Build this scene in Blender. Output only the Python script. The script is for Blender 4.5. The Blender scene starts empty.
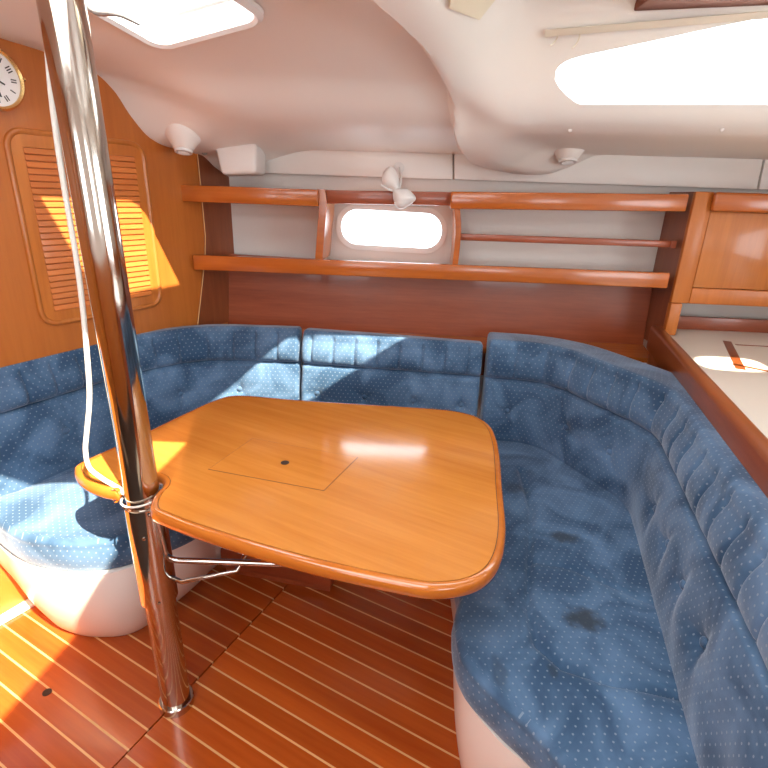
import bpy, bmesh, math, random
from mathutils import Vector, Matrix
random.seed(7)
SC = bpy.context.scene
COL = SC.collection
V = Vector

# ------------------------------------------------------------------ camera
FPX = 510.0
PITCH = math.radians(20.2)
ROLL = math.radians(1.9)
CAM = V((0.0, 0.0, 1.35))
FWD = V((0, math.cos(PITCH), -math.sin(PITCH)))
_r = V((1, 0, 0)); _d = FWD.cross(_r)
RIGHT = _r * math.cos(ROLL) - _d * math.sin(ROLL)
DOWN = _r * math.sin(ROLL) + _d * math.cos(ROLL)
cam = bpy.data.cameras.new('camera')
cam.sensor_width = 36.0
cam.lens = 36.0 * FPX / 768.0
cam.clip_start = 0.02
co = bpy.data.objects.new('camera', cam)
m = Matrix((RIGHT, -DOWN, -FWD)).transposed().to_4x4()
m.translation = CAM
co.matrix_world = m
COL.objects.link(co)
SC.camera = co

# ------------------------------------------------------------------ daylight
SUNDIR = V((-0.55, 0.66, -1.0)).normalized()
w = bpy.data.worlds.new('sky'); SC.world = w; w.use_nodes = True
bg = w.node_tree.nodes['Background']
bg.inputs[0].default_value = (0.90, 0.96, 1.0, 1)
bg.inputs[1].default_value = 6.6
sun = bpy.data.lights.new('sun', 'SUN'); sun.energy = 20.0; sun.angle = math.radians(0.6)
sun.color = (1.0, 0.87, 0.66)
so = bpy.data.objects.new('sun', sun); COL.objects.link(so)
so.rotation_euler = SUNDIR.to_track_quat('-Z', 'Y').to_euler()
so.location = (2, -2, 5)
def portal(loc, nrm, sx, sy):
    l = bpy.data.lights.new('daylight_portal', 'AREA'); l.shape = 'RECTANGLE'; l.size = sx; l.size_y = sy
    l.cycles.is_portal = True
    o = bpy.data.objects.new('daylight_portal', l); COL.objects.link(o); o.location = loc
    o.rotation_euler = Vector(nrm).to_track_quat('-Z', 'Y').to_euler()
portal((-0.55, 0.17, 1.87), (0, 0, -1), 1.0, 1.2)
portal((-0.4, 1.4, 1.84), (0, 0, -1), 0.6, 0.6)
portal((0.1, 1.3, 1.84), (0, 0, -1), 0.6, 0.6)
portal((1.0, 1.7, 1.72), (-0.2, -1, 0), 1.1, 0.3)
portal((-0.95, -1.3, 1.37), (0, 1, 0), 0.7, 0.45)
portal((0.95, -1.3, 1.37), (0, 1, 0), 0.7, 0.45)
portal((2.25, -0.1, 1.25), (-1, 0, 0), 1.5, 0.6)
SC.view_settings.view_transform = 'Standard'
SC.view_settings.look = 'None'
SC.view_settings.gamma = 1.0
SC.view_settings.use_curve_mapping = False
SC.view_settings.exposure = 0.35

# ------------------------------------------------------------------ measuring helpers (survey points of the cabin)
def ray(x, y):
    return (FWD * FPX + RIGHT * (x - 384) + DOWN * (y - 384)).normalized()
def P(x, y, z):
    d = ray(x, y); return CAM + d * ((z - CAM.z) / d.z)
def onpl(x, y, p0, n):
    d = ray(x, y); return CAM + d * ((p0 - CAM).dot(n) / d.dot(n))
TH = math.radians(28)
UB = V((math.sin(TH), math.cos(TH), 0)); NB = V((math.cos(TH), -math.sin(TH), 0))   # athwartships / out of the bulkhead
AX = V((math.cos(TH), -math.sin(TH), 0))                                             # fore-and-aft
B0 = V((-1.174, 1.430, 0))
def BK(x, y, off=0.0):
    return onpl(x, y, B0 + NB * off, NB)
def bpt(s, z, off=0.0):
    p = B0 + UB * s + NB * off; return V((p.x, p.y, z))
def bs(p): return (p - B0).dot(UB)
WDIR = V((1, -0.0564, 0)).normalized(); WN = V((0.0564, 1, 0)).normalized()
W0 = V((0, 2.065, 0))
def W(x, y, off=0.0):
    return onpl(x, y, W0 + WN * off, WN)
def wpt(t, z, off=0.0):
    p = W0 + WDIR * t + WN * off; return V((p.x, p.y, z))
def wt(p): return (p - W0).dot(WDIR)

# ------------------------------------------------------------------ materials
MATS = {}
def newmat(name):
    m = bpy.data.materials.new(name); m.use_nodes = True
    nt = m.node_tree; b = nt.nodes['Principled BSDF']
    MATS[name] = m
    return m, nt, b
def plain(name, col, rough=0.5, metal=0.0, bump=0.0, bscale=60, var=0.0, spec=0.5):
    m, nt, b = newmat(name)
    b.inputs['Roughness'].default_value = rough; b.inputs['Metallic'].default_value = metal
    b.inputs['Specular IOR Level'].default_value = spec
    tc = nt.nodes.new('ShaderNodeTexCoord')
    n = nt.nodes.new('ShaderNodeTexNoise'); n.inputs['Scale'].default_value = 3.0; n.inputs['Detail'].default_value = 4
    nt.links.new(tc.outputs['Object'], n.inputs['Vector'])
    mx = nt.nodes.new('ShaderNodeMix'); mx.data_type = 'RGBA'
    c = V(col)
    mx.inputs[6].default_value = (*(c * (1 - var)), 1); mx.inputs[7].default_value = (*[min(1, k) for k in c * (1 + var)], 1)
    nt.links.new(n.outputs['Fac'], mx.inputs[0]); nt.links.new(mx.outputs[2], b.inputs['Base Color'])
    if bump:
        n2 = nt.nodes.new('ShaderNodeTexNoise'); n2.inputs['Scale'].default_value = bscale
        nt.links.new(tc.outputs['Object'], n2.inputs['Vector'])
        bp = nt.nodes.new('ShaderNodeBump'); bp.inputs['Strength'].default_value = bump; bp.inputs['Distance'].default_value = 0.002
        nt.links.new(n2.outputs['Fac'], bp.inputs['Height']); nt.links.new(bp.outputs[0], b.inputs['Normal'])
    return m
def wood(name, c1, c2, axis, rough=0.25, fine=70.0, coat=0.3, stretch=14.0):
    """varnished veneer: noise drawn out along the grain axis (a world vector)"""
    m, nt, b = newmat(name)
    L = nt.links.new
    tc = nt.nodes.new('ShaderNodeTexCoord')
    a = V(axis).normalized()
    u = V((0, 0, 1)).cross(a) if abs(a.z) < 0.9 else V((1, 0, 0))
    u.normalize(); v = a.cross(u)
    comb = nt.nodes.new('ShaderNodeCombineXYZ')
    for i, (vec, sc) in enumerate(((a, 1.0 / stretch), (u, 1.0), (v, 1.0))):
        dt = nt.nodes.new('ShaderNodeVectorMath'); dt.operation = 'DOT_PRODUCT'
        dt.inputs[1].default_value = vec * sc
        L(tc.outputs['Object'], dt.inputs[0]); L(dt.outputs['Value'], comb.inputs[i])
    oi = nt.nodes.new('ShaderNodeObjectInfo')
    add = nt.nodes.new('ShaderNodeVectorMath'); add.operation = 'ADD'
    sclr = nt.nodes.new('ShaderNodeVectorMath'); sclr.operation = 'SCALE'; sclr.inputs['Scale'].default_value = 7.0
    cr = nt.nodes.new('ShaderNodeCombineXYZ')
    for i in range(3): L(oi.outputs['Random'], cr.inputs[i])
    L(cr.outputs[0], sclr.inputs[0]); L(comb.outputs[0], add.inputs[0]); L(sclr.outputs[0], add.inputs[1])
    n1 = nt.nodes.new('ShaderNodeTexNoise'); n1.inputs['Scale'].default_value = fine; n1.inputs['Detail'].default_value = 5; n1.inputs['Roughness'].default_value = 0.65
    n2 = nt.nodes.new('ShaderNodeTexNoise'); n2.inputs['Scale'].default_value = fine / 7.0; n2.inputs['Detail'].default_value = 3; n2.inputs['Distortion'].default_value = 0.6
    L(add.outputs[0], n1.inputs['Vector']); L(add.outputs[0], n2.inputs['Vector'])
    mixf = nt.nodes.new('ShaderNodeMath'); mixf.operation = 'MULTIPLY_ADD'; mixf.inputs[1].default_value = 0.45
    mm = nt.nodes.new('ShaderNodeMath'); mm.operation = 'MULTIPLY'; mm.inputs[1].default_value = 0.55
    L(n2.outputs['Fac'], mm.inputs[0]); L(n1.outputs['Fac'], mixf.inputs[0]); L(mm.outputs[0], mixf.inputs[2])
    ramp = nt.nodes.new('ShaderNodeValToRGB')
    ramp.color_ramp.elements[0].position = 0.34; ramp.color_ramp.elements[0].color = (*c1, 1)
    ramp.color_ramp.elements[1].position = 0.66; ramp.color_ramp.elements[1].color = (*c2, 1)
    L(mixf.outputs[0], ramp.inputs[0])
    br = nt.nodes.new('ShaderNodeHueSaturation')
    mr = nt.nodes.new('ShaderNodeMapRange'); mr.inputs[3].default_value = 0.9; mr.inputs[4].default_value = 1.1
    L(oi.outputs['Random'], mr.inputs[0]); L(mr.outputs[0], br.inputs['Value']); L(ramp.outputs[0], br.inputs['Color'])
    L(br.outputs[0], b.inputs['Base Color'])
    b.inputs['Roughness'].default_value = rough
    b.inputs['Coat Weight'].default_value = coat; b.inputs['Coat Roughness'].default_value = 0.08
    bp = nt.nodes.new('ShaderNodeBump'); bp.inputs['Strength'].default_value = 0.08; bp.inputs['Distance'].default_value = 0.001
    L(n1.outputs['Fac'], bp.inputs['Height']); L(bp.outputs[0], b.inputs['Normal'])
    return m
def fabric(name, stains=()):
    m, nt, b = newmat(name); L = nt.links.new
    uv = nt.nodes.new('ShaderNodeUVMap'); tc = nt.nodes.new('ShaderNodeTexCoord')
    sep = nt.nodes.new('ShaderNodeSeparateXYZ'); L(uv.outputs[0], sep.inputs[0])
    def M(op, a, bb=None):
        n = nt.nodes.new('ShaderNodeMath'); n.operation = op
        for i, k in enumerate((a, bb)):
            if k is None: continue
            if isinstance(k, (int, float)): n.inputs[i].default_value = k
            else: L(k, n.inputs[i])
        return n.outputs[0]
    sp = 0.019
    vv = M('DIVIDE', sep.outputs[1], sp * 0.75); row = M('FLOOR', vv)
    sh = M('MULTIPLY', M('MODULO', row, 2.0), 0.5)
    uu = M('ADD', M('DIVIDE', sep.outputs[0], sp), sh)
    fu = M('SUBTRACT', M('FRACT', uu), 0.5); fv = M('SUBTRACT', M('FRACT', vv), 0.5)
    dist = M('SQRT', M('ADD', M('MULTIPLY', fu, fu), M('MULTIPLY', M('MULTIPLY', fv, fv), 0.5)))
    dot = M('LESS_THAN', dist, 0.11)
    n1 = nt.nodes.new('ShaderNodeTexNoise'); n1.inputs['Scale'].default_value = 7; n1.inputs['Detail'].default_value = 5; n1.inputs['Distortion'].default_value = 0.8
    n2 = nt.nodes.new('ShaderNodeTexNoise'); n2.inputs['Scale'].default_value = 700; n2.inputs['Detail'].default_value = 2
    L(tc.outputs['Object'], n1.inputs['Vector']); L(tc.outputs['Object'], n2.inputs['Vector'])
    ramp = nt.nodes.new('ShaderNodeValToRGB')
    ramp.color_ramp.elements[0].position = 0.38; ramp.color_ramp.elements[0].color = (0.036, 0.080, 0.150, 1)
    ramp.color_ramp.elements[1].position = 0.66; ramp.color_ramp.elements[1].color = (0.112, 0.200, 0.330, 1)
    L(n1.outputs['Fac'], ramp.inputs[0])
    mx = nt.nodes.new('ShaderNodeMix'); mx.data_type = 'RGBA'
    mx.inputs[7].default_value = (0.30, 0.36, 0.42, 1)
    L(M('MULTIPLY', dot, 0.5), mx.inputs[0]); L(ramp.outputs[0], mx.inputs[6])
    out = mx.outputs[2]
    for (cx, cy, cz, rx, ry, amt) in stains:
        mp = nt.nodes.new('ShaderNodeMapping'); mp.vector_type = 'POINT'
        mp.inputs['Location'].default_value = (-cx / rx, -cy / ry, -cz / 0.08); mp.inputs['Scale'].default_value = (1 / rx, 1 / ry, 1 / 0.08)
        L(tc.outputs['Object'], mp.inputs['Vector'])
        ln = nt.nodes.new('ShaderNodeVectorMath'); ln.operation = 'LENGTH'; L(mp.outputs[0], ln.inputs[0])
        ns = nt.nodes.new('ShaderNodeTexNoise'); ns.inputs['Scale'].default_value = 40; L(tc.outputs['Object'], ns.inputs['Vector'])
        f = M('ADD', ln.outputs['Value'], M('MULTIPLY', M('SUBTRACT', ns.outputs['Fac'], 0.5), 0.9))
        mr = nt.nodes.new('ShaderNodeMapRange'); mr.interpolation_type = 'SMOOTHSTEP'
        mr.inputs[1].default_value = 1.15; mr.inputs[2].default_value = 0.35; mr.inputs[3].default_value = 0; mr.inputs[4].default_value = amt
        L(f, mr.inputs[0])
        sx = nt.nodes.new('ShaderNodeMix'); sx.data_type = 'RGBA'; sx.inputs[7].default_value = (0.025, 0.028, 0.03, 1)
        L(mr.outputs[0], sx.inputs[0]); L(out, sx.inputs[6]); out = sx.outputs[2]
    L(out, b.inputs['Base Color'])
    b.inputs['Roughness'].default_value = 0.85; b.inputs['Specular IOR Level'].default_value = 0.15
    b.inputs['Sheen Weight'].default_value = 0.45; b.inputs['Sheen Roughness'].default_value = 0.4; b.inputs['Sheen Tint'].default_value = (0.85, 0.9, 1, 1)
    bp = nt.nodes.new('ShaderNodeBump'); bp.inputs['Strength'].default_value = 0.25; bp.inputs['Distance'].default_value = 0.001
    L(n2.outputs['Fac'], bp.inputs['Height']); L(bp.outputs[0], b.inputs['Normal'])
    return m
def glass(name, tint=(1, 1, 1), gl=0.06):
    m, nt, b = newmat(name); L = nt.links.new
    nt.nodes.remove(b)
    t = nt.nodes.new('ShaderNodeBsdfTransparent'); t.inputs[0].default_value = (*tint, 1)
    g = nt.nodes.new('ShaderNodeBsdfGlossy'); g.inputs['Roughness'].default_value = 0.03
    mx = nt.nodes.new('ShaderNodeMixShader'); mx.inputs[0].default_value = gl
    L(t.outputs[0], mx.inputs[1]); L(g.outputs[0], mx.inputs[2]); L(mx.outputs[0], nt.nodes['Material Output'].inputs[0])
    return m

teak_v = wood('teak_vertical', (0.46, 0.128, 0.018), (0.57, 0.175, 0.028), (0, 0, 1), 0.38, 70.0, 0.08)
teak_door = wood('teak_door', (0.44, 0.125, 0.018), (0.60, 0.20, 0.035), (0, 0, 1), 0.3)
teak_x = wood('teak_shelf', (0.38, 0.085, 0.012), (0.54, 0.15, 0.024), WDIR, 0.22)
mahog = wood('mahogany_panel', (0.24, 0.05, 0.018), (0.36, 0.085, 0.03), WDIR, 0.35, 110)
mahog_v = wood('mahogany_vertical', (0.20, 0.05, 0.016), (0.30, 0.085, 0.028), (0, 0, 1), 0.35)
batten_m = wood('dark_batten', (0.13, 0.03, 0.012), (0.2, 0.05, 0.018), WDIR, 0.7, 80, 0.0)
rail_m = wood('teak_rail', (0.20, 0.045, 0.010), (0.34, 0.085, 0.02), (0.2, 1, 0), 0.3)
slat_m = wood('teak_slat', (0.52, 0.14, 0.028), (0.64, 0.20, 0.045), UB, 0.3)
table_m = wood('teak_table', (0.48, 0.158, 0.023), (0.63, 0.248, 0.046), AX, 0.16, 60, 0.6, 18)
tedge_m = wood('teak_table_edge', (0.46, 0.12, 0.014), (0.60, 0.185, 0.026), AX, 0.15, 40, 0.6)
floor_m = wood('teak_floor', (0.34, 0.055, 0.007), (0.48, 0.10, 0.014), AX, 0.24, 60, 0.35, 20)
holly = wood('pale_strip', (0.62, 0.34, 0.12), (0.72, 0.42, 0.17), AX, 0.3)
dark = plain('dark_gap', (0.03, 0.015, 0.008), 0.7)
liner = plain('liner_cream', (0.88, 0.845, 0.80), 0.42, 0, 0.05, 90, 0.03)
hullmat = plain('hull_vinyl', (0.74, 0.70, 0.66), 0.6, 0, 0.25, 220, 0.03)
gel = plain('white_gelcoat', (0.84, 0.79, 0.74), 0.25, 0, 0, 60, 0.02)
white = plain('white_plastic', (0.82, 0.81, 0.79), 0.4)
steel = plain('stainless_steel', (0.55, 0.50, 0.45), 0.09, 1.0)
flange_m = plain('sunlit_cream_flange', (0.84, 0.77, 0.60), 0.4)  # yellow tint stands in for sun on the flange, which no sunlight reaches
brass = plain('brass', (0.75, 0.52, 0.22), 0.25, 1.0)
chart_top = plain('cream_laminate', (0.78, 0.72, 0.63), 0.3)
rope_m = plain('white_rope', (0.82, 0.79, 0.72), 0.8, 0, 0.8, 400)
ink = plain('black_print', (0.02, 0.02, 0.02), 0.5)
grey = plain('grey_plastic', (0.35, 0.34, 0.33), 0.5)
pane_m = glass('acrylic_pane', (0.96, 0.97, 0.98), 0.05)
dial = plain('clock_dial', (0.86, 0.86, 0.85), 0.4)
trackm = plain('aluminium_track', (0.78, 0.72, 0.60), 0.35, 0.3)
blue = fabric('blue_velour')

# ------------------------------------------------------------------ mesh helpers
def mesh(name, verts, faces, mat, parent=None, smooth=False, uv=None, autosmooth=None):
    me = bpy.data.meshes.new(name)
    me.from_pydata([tuple(v) for v in verts], [], faces)
    if uv is not None:
        l = me.uv_layers.new(name='UVMap')
        for lp in me.loops: l.data[lp.index].uv = uv[lp.vertex_index]
    bm = bmesh.new(); bm.from_mesh(me)
    bmesh.ops.recalc_face_normals(bm, faces=bm.faces)
    bm.to_mesh(me); bm.free()
    if smooth:
        me.shade_smooth()
        if autosmooth: me.set_sharp_from_angle(angle=math.radians(autosmooth))
    me.materials.append(mat)
    o = bpy.data.objects.new(name, me); COL.objects.link(o)
    if parent: o.parent = parent
    return o
def grid_faces(nr, nc, closed_c=False, closed_r=False):
    f = []
    for i in range(nr if closed_r else nr - 1):
        for j in range(nc if closed_c else nc - 1):
            f.append((i % nr * nc + j % nc, i % nr * nc + (j + 1) % nc, (i + 1) % nr * nc + (j + 1) % nc, (i + 1) % nr * nc + j % nc))
    return f
def prism(name, poly, off, mat, parent=None, bevel=0.0, seg=2):
    """closed polygon (3D points) pushed by vector off"""
    n = len(poly); off = V(off)
    vs = [V(p) for p in poly] + [V(p) + off for p in poly]
    fs = [tuple(range(n))[::-1], tuple(range(n, 2 * n))] + [(i, (i + 1) % n, n + (i + 1) % n, n + i) for i in range(n)]
    o = mesh(name, vs, fs, mat, parent)
    if bevel:
        bm = bmesh.new(); bm.from_mesh(o.data)
        es = [e for e in bm.edges if e.calc_face_angle(0) > math.radians(30)]
        bmesh.ops.bevel(bm, geom=es, offset=bevel, segments=seg, affect='EDGES', profile=0.5, clamp_overlap=True)
        bm.to_mesh(o.data); bm.free()
        o.data.shade_smooth(); o.data.set_sharp_from_angle(angle=math.radians(40))
    return o
def box(name, c, ex, ey, ez, mat, parent=None, bevel=0.0, seg=2):
    """c centre; ex, ey, ez full extent vectors"""
    c, ex, ey, ez = V(c), V(ex), V(ey), V(ez)
    p = [c - ex / 2 - ey / 2 - ez / 2, c + ex / 2 - ey / 2 - ez / 2, c + ex / 2 + ey / 2 - ez / 2, c - ex / 2 + ey / 2 - ez / 2]
    return prism(name, p, ez, mat, parent, bevel, seg)
def tube(name, pts, r, mat, parent=None, n=12, closed=False):
    pts = [V(p) for p in pts]; k = len(pts); vs = []
    up = None
    for i, p in enumerate(pts):
        if closed: t = pts[(i + 1) % k] - pts[i - 1]
        else: t = pts[min(i + 1, k - 1)] - pts[max(i - 1, 0)]
        t.normalize()
        if up is None:
            up = V((0, 0, 1)) if abs(t.z) < 0.9 else V((1, 0, 0))
        a = t.cross(up).normalized(); up = a.cross(t).normalized()
        rr = r[i] if isinstance(r, (list, tuple)) else r
        for j in range(n):
            an = 2 * math.pi * j / n
            vs.append(p + a * math.cos(an) * rr + up * math.sin(an) * rr)
    fs = grid_faces(k, n, True, closed)
    if not closed: fs += [tuple(range(n))[::-1], tuple(range((k - 1) * n, k * n))]
    return mesh(name, vs, fs, mat, parent, True, autosmooth=50)
def lathe(name, c, axis, prof, mat, parent=None, n=32, sharp=35):
    """prof: list of (r, h) along axis"""
    c = V(c); a = V(axis).normalized()
    u = a.orthogonal().normalized(); v = a.cross(u)
    vs = []
    for r, h in prof:
        for j in range(n):
            an = 2 * math.pi * j / n
            vs.append(c + a * h + (u * math.cos(an) + v * math.sin(an)) * max(r, 1e-5))
    fs = grid_faces(len(prof), n, True)
    fs += [tuple(range(n))[::-1], tuple(range((len(prof) - 1) * n, len(prof) * n))]
    return mesh(name, vs, fs, mat, parent, True, autosmooth=sharp)
def catmull(pts, per=8, closed=False):
    pts = [V(p) for p in pts]; n = len(pts); out = []
    rng = n if closed else n - 1
    for i in range(rng):
        p1, p2 = pts[i], pts[(i + 1) % n]
        p0 = pts[i - 1] if (closed or i > 0) else p1 * 2 - p2
        p3 = pts[(i + 2) % n] if (closed or i + 2 < n) else p2 * 2 - p1
        for j in range(per):
            t = j / per
            out.append(0.5 * ((2 * p1) + (p2 - p0) * t + (2 * p0 - 5 * p1 + 4 * p2 - p3) * t * t + (3 * p1 - p0 - 3 * p2 + p3) * t ** 3))
    if not closed: out.append(pts[-1].copy())
    return out
def resample(pts, step=None, count=None):
    pts = [V(p) for p in pts]; cum = [0]
    for i in range(1, len(pts)): cum.append(cum[-1] + (pts[i] - pts[i - 1]).length)
    tot = cum[-1]; n = count or max(2, int(tot / step) + 1); out = []; k = 0
    for i in range(n):
        s = tot * i / (n - 1)
        while k < len(pts) - 2 and cum[k + 1] < s: k += 1
        seg = cum[k + 1] - cum[k]
        out.append(pts[k].lerp(pts[k + 1], 0 if seg == 0 else min(1, (s - cum[k]) / seg)))
    return out, tot
def roundpath(pts, r):
    """polyline with rounded corners"""
    pts = [V(p) for p in pts]; out = [pts[0]]
    for i in range(1, len(pts) - 1):
        a, b, c = pts[i - 1], pts[i], pts[i + 1]
        l = min(r, (a - b).length * 0.45, (c - b).length * 0.45)
        s = b + (a - b).normalized() * l; e = b + (c - b).normalized() * l
        for j in range(9):
            t = j / 8; out.append(s * (1 - t) ** 2 + b * 2 * t * (1 - t) + e * t * t)
    out.append(pts[-1]); return out
def smooth01(a, b, x):
    t = max(0.0, min(1.0, (x - a) / (b - a))); return t * t * (3 - 2 * t)
def empty(name, loc):
    o = bpy.data.objects.new(name, None); o.empty_display_size = 0.05; COL.objects.link(o)
    o.location = loc
    o['_inv'] = 1
    return o
def tag(o, label, cat, group=None):
    o['label'] = label; o['category'] = cat
    if group: o['group'] = group
    return o
def struct(o, label=None):
    o['kind'] = 'structure'
    if label: o['label'] = label
    return o
def finish_parents():
    bpy.context.view_layer.update()
    for o in list(COL.objects):
        if o.parent and not o.get('_local'):
            root = o
            o.matrix_parent_inverse = o.parent.matrix_world.inverted()
            bpy.context.view_layer.update()
    for o in COL.objects:
        for k in ('_inv', '_local'):
            if k in o: del o[k]

# ================================================================== STRUCTURE
# ---- overhead liner: stations run athwartships, d metres inboard of the hull side
YB = 2.30
def upt(u, d, z): return V((u - UB.x * d, YB - UB.y * d, z))
def ud(p):
    d = (YB - p.y) / UB.y; return p.x + UB.x * d, d
def pchip(tab, x):
    if x <= tab[0][0]: return tab[0][1]
    if x >= tab[-1][0]: return tab[-1][1]
    n = len(tab)
    sl = [(tab[i + 1][1] - tab[i][1]) / (tab[i + 1][0] - tab[i][0]) for i in range(n - 1)]
    def mm(i):
        if i == 0: return sl[0]
        if i == n - 1: return sl[-1]
        a, b = sl[i - 1], sl[i]
        return 0 if a * b <= 0 else 2 * a * b / (a + b)
    for i in range(n - 1):
        if x <= tab[i + 1][0]:
            h = tab[i + 1][0] - tab[i][0]; t = (x - tab[i][0]) / h
            return ((2 * t ** 3 - 3 * t ** 2 + 1) * tab[i][1] + (t ** 3 - 2 * t ** 2 + t) * h * mm(i)
                    + (-2 * t ** 3 + 3 * t ** 2) * tab[i + 1][1] + (t ** 3 - t ** 2) * h * mm(i + 1))
prof_px = [(0, 38), (45, 52), (95, 73), (115, 92), (130, 115), (150, 138), (165, 146), (180, 150), (200, 155), (215, 168), (232, 178)]
PL = sorted((ud(BK(*p))[1], BK(*p).z) for p in prof_px)
U0 = ud(B0)[0]
PL = [(-0.2, PL[0][1])] + PL + [(1.25, 1.765), (1.6, 1.79), (2.0, 1.80), (5, 1.80)]
PM = [(-0.2, 1.51), (0.08, 1.52), (0.2, 1.535), (0.33, 1.55), (0.43, 1.575), (0.5, 1.61), (0.6, 1.685), (0.75, 1.74), (0.9, 1.775), (1.2, 1.80), (1.6, 1.81), (5, 1.80)]
def dwin(u): return 0.68 + 0.2 * (u - 0.85)
def PRz(u, d):
    k = dwin(u)
    return pchip([(-0.2, 1.53), (0.05, 1.53), (k - 0.2, 1.545), (k - 0.12, 1.552), (k - 0.05, 1.575), (k, 1.62), (k + 0.09, 1.82), (k + 0.13, 1.855), (k + 0.2, 1.872), (1.7, 1.88), (2.4, 1.83), (5, 1.80)], d)
def zc(u, d):
    a = smooth01(U0, U0 + 0.42, u)
    zl = pchip(PL, d) * (1 - a) + pchip(PM, d) * a
    b = smooth01(0.47, 0.72, u)
    z = zl if b == 0 else zl * (1 - b) + PRz(u, d) * b
    # moulded rib
    uc = pchip([(-0.1, 0.74), (0.05, 0.64), (0.12, 0.55), (0.2, 0.47), (0.3, 0.42), (0.45, 0.41), (0.65, 0.445), (2, 0.455)], d)
    rib = smooth01(uc, uc + 0.03, u) * (1 - smooth01(uc + 0.10, uc + 0.30, u)) * smooth01(0.02, 0.12, d) * (1 - smooth01(1.6, 2.2, d))
    return z - (0.06 + 0.02 * smooth01(0.8, 0.3, d)) * rib
def csurf(px, py):
    """point where the sight line meets the overhead"""
    r_ = ray(px, py); t = 0.4
    while t < 4:
        p = CAM + r_ * t
        if p.z > zc(*ud(p)): return p
        t += 0.002
    return CAM + r_ * 2
us = []
u = U0
while u < 4.6:
    us.append(u)
    u += 0.0125 if 0.3 < u < 0.85 else (0.03 if u < 1.7 else 0.15)
ds = []
d = -0.06
while d < 4.3:
    ds.append(d)
    d += 0.014 if d < 1.1 else (0.03 if d < 1.4 else 0.15)
def hull_d(u): return 0.0
lo = [upt(u, d, zc(u, d)) for u in us for d in ds]
hi = [p + V((0, 0, 0.06)) for p in lo]
nu, nd = len(us), len(ds); N = nu * nd
fs = grid_faces(nu, nd)
fs = fs + [tuple(i + N for i in f[::-1]) for f in fs]
rim = [i * nd for i in range(nu)] + [(nu - 1) * nd + j for j in range(1, nd)] + [i * nd + nd - 1 for i in range(nu - 2, -1, -1)] + [j for j in range(nd - 2, 0, -1)]
fs += [(rim[i], rim[(i + 1) % len(rim)], rim[(i + 1) % len(rim)] + N, rim[i] + N) for i in range(len(rim))]
ceiling = mesh('ceiling', lo + hi, fs, liner)

def rrect(c, e1, e2, r, n=6):
    """rounded rectangle: centre, half-extent vectors"""
    l1, l2 = e1.length, e2.length; a, b = e1.normalized(), e2.normalized(); out = []
    for sx, sy, st in ((1, 1, 0), (-1, 1, 90), (-1, -1, 180), (1, -1, 270)):
        for j in range(n + 1):
            an = math.radians(st + 90 * j / n)
            out.append(c + a * (sx * (l1 - r) + r * math.cos(an)) + b * (sy * (l2 - r) + r * math.sin(an)))
    return out
def cutter(poly, off):
    o = prism('cutter', [p - off for p in poly], off * 2, dark); return o
cuts = []
# forward hatch (far corner, right corner and near side read off the overhead)
fa, fb, fc = csurf(158, 51), csurf(275, 18), csurf(80, 12)
hz = fa.z
a1 = V((fb - fa).to_tuple()); a1.z = 0; a1.normalize(); a2 = V((a1.y, -a1.x, 0))
if a2.dot(V((0, -1, 0))) < 0: a2 = -a2
lenA = (fb - fa).length
TR = 0.024
hcA = fa + a1 * lenA / 2 + a2 * 0.23
hatchA = (hcA, a1 * (lenA / 2 - TR), a2 * (0.23 - TR))
# second hatch over the table, its opening skewed to throw sun on the backrest
holeB = [V((0.19, 1.30, 1.85)), V((-0.15, 1.01, 1.85)), V((0.40, 0.96, 1.85)), V((0.79, 1.28, 1.85))]
outB = [csurf(480, 14), csurf(449, 2), V((0.12, 1.32, 1.85)), V((-0.20, 1.02, 1.85)), V((0.40, 0.92, 1.85)), V((0.84, 1.29, 1.85))]
hb5 = [holeB[0], holeB[0].lerp(holeB[1], 0.05), holeB[0].lerp(holeB[1], 0.1)] + holeB[1:]
cuts.append(cutter(rrect(*hatchA, 0.05), V((0, 0, 0.3))))
cuts.append(cutter(holeB, V((0, 0, 0.3))))
# companionway above the viewer
cway = [V((0.135, 0.485, 1.8)), V((-0.85, 0.50, 1.8)), V((-0.98, -0.55, 1.8)), V((0.0, -0.55, 1.8))]
cuts.append(cutter(cway, V((0, 0, 0.3))))
# unseen oval opening, added to cast the sun patch on the chart table
ovc = P(731, 366, 0.86); ovc = ovc - SUNDIR * ((1.84 - 0.86) / -SUNDIR.z)
oe1 = (P(758, 367, 0.86) - P(704, 364, 0.86)); ol = oe1.length / 2; oe1.normalize(); oe2 = V((oe1.y, -oe1.x, 0))
ovc = ovc - V((SUNDIR.x, SUNDIR.y, 0)) * 0.04 + V((0.035, 0, 0))
ovh = (ovc, oe1 * (ol + 0.045), oe2 * 0.10)
cuts.append(cutter(rrect(*ovh, 0.095), V((0, 0, 0.3))))
# big coachroof window
wa, wb = upt(0.85, dwin(0.85), 1.62), upt(1.6, dwin(1.6), 1.62)
wdir = (wb - wa).normalized(); wup = (V((0, 0, 1)) * 0.2 - UB * 0.09).normalized(); wn = wdir.cross(wup).normalized()
if wn.y < 0: wn = -wn
wpx = [(555, 79), (555.5, 72), (559, 66.5), (565, 62), (573, 58.8), (585, 55.5), (645, 43), (719, 27), (768, 17), (840, 2), (850, 20), (850, 104), (768, 104.5), (581, 104.5), (575, 102), (566, 95), (559, 87)]
wpoly = [onpl(x, y, wa, wn) for x, y in wpx]
cuts.append(cutter(wpoly, wn * 0.11))
for c in cuts:
    md = ceiling.modifiers.new('cut', 'BOOLEAN'); md.object = c; md.operation = 'DIFFERENCE'; md.solver = 'EXACT'
bpy.context.view_layer.update()
dg = bpy.context.evaluated_depsgraph_get()
me = bpy.data.meshes.new_from_object(ceiling.evaluated_get(dg))
ceiling.modifiers.clear(); ceiling.data = me
me.materials.clear(); me.materials.append(liner)
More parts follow.
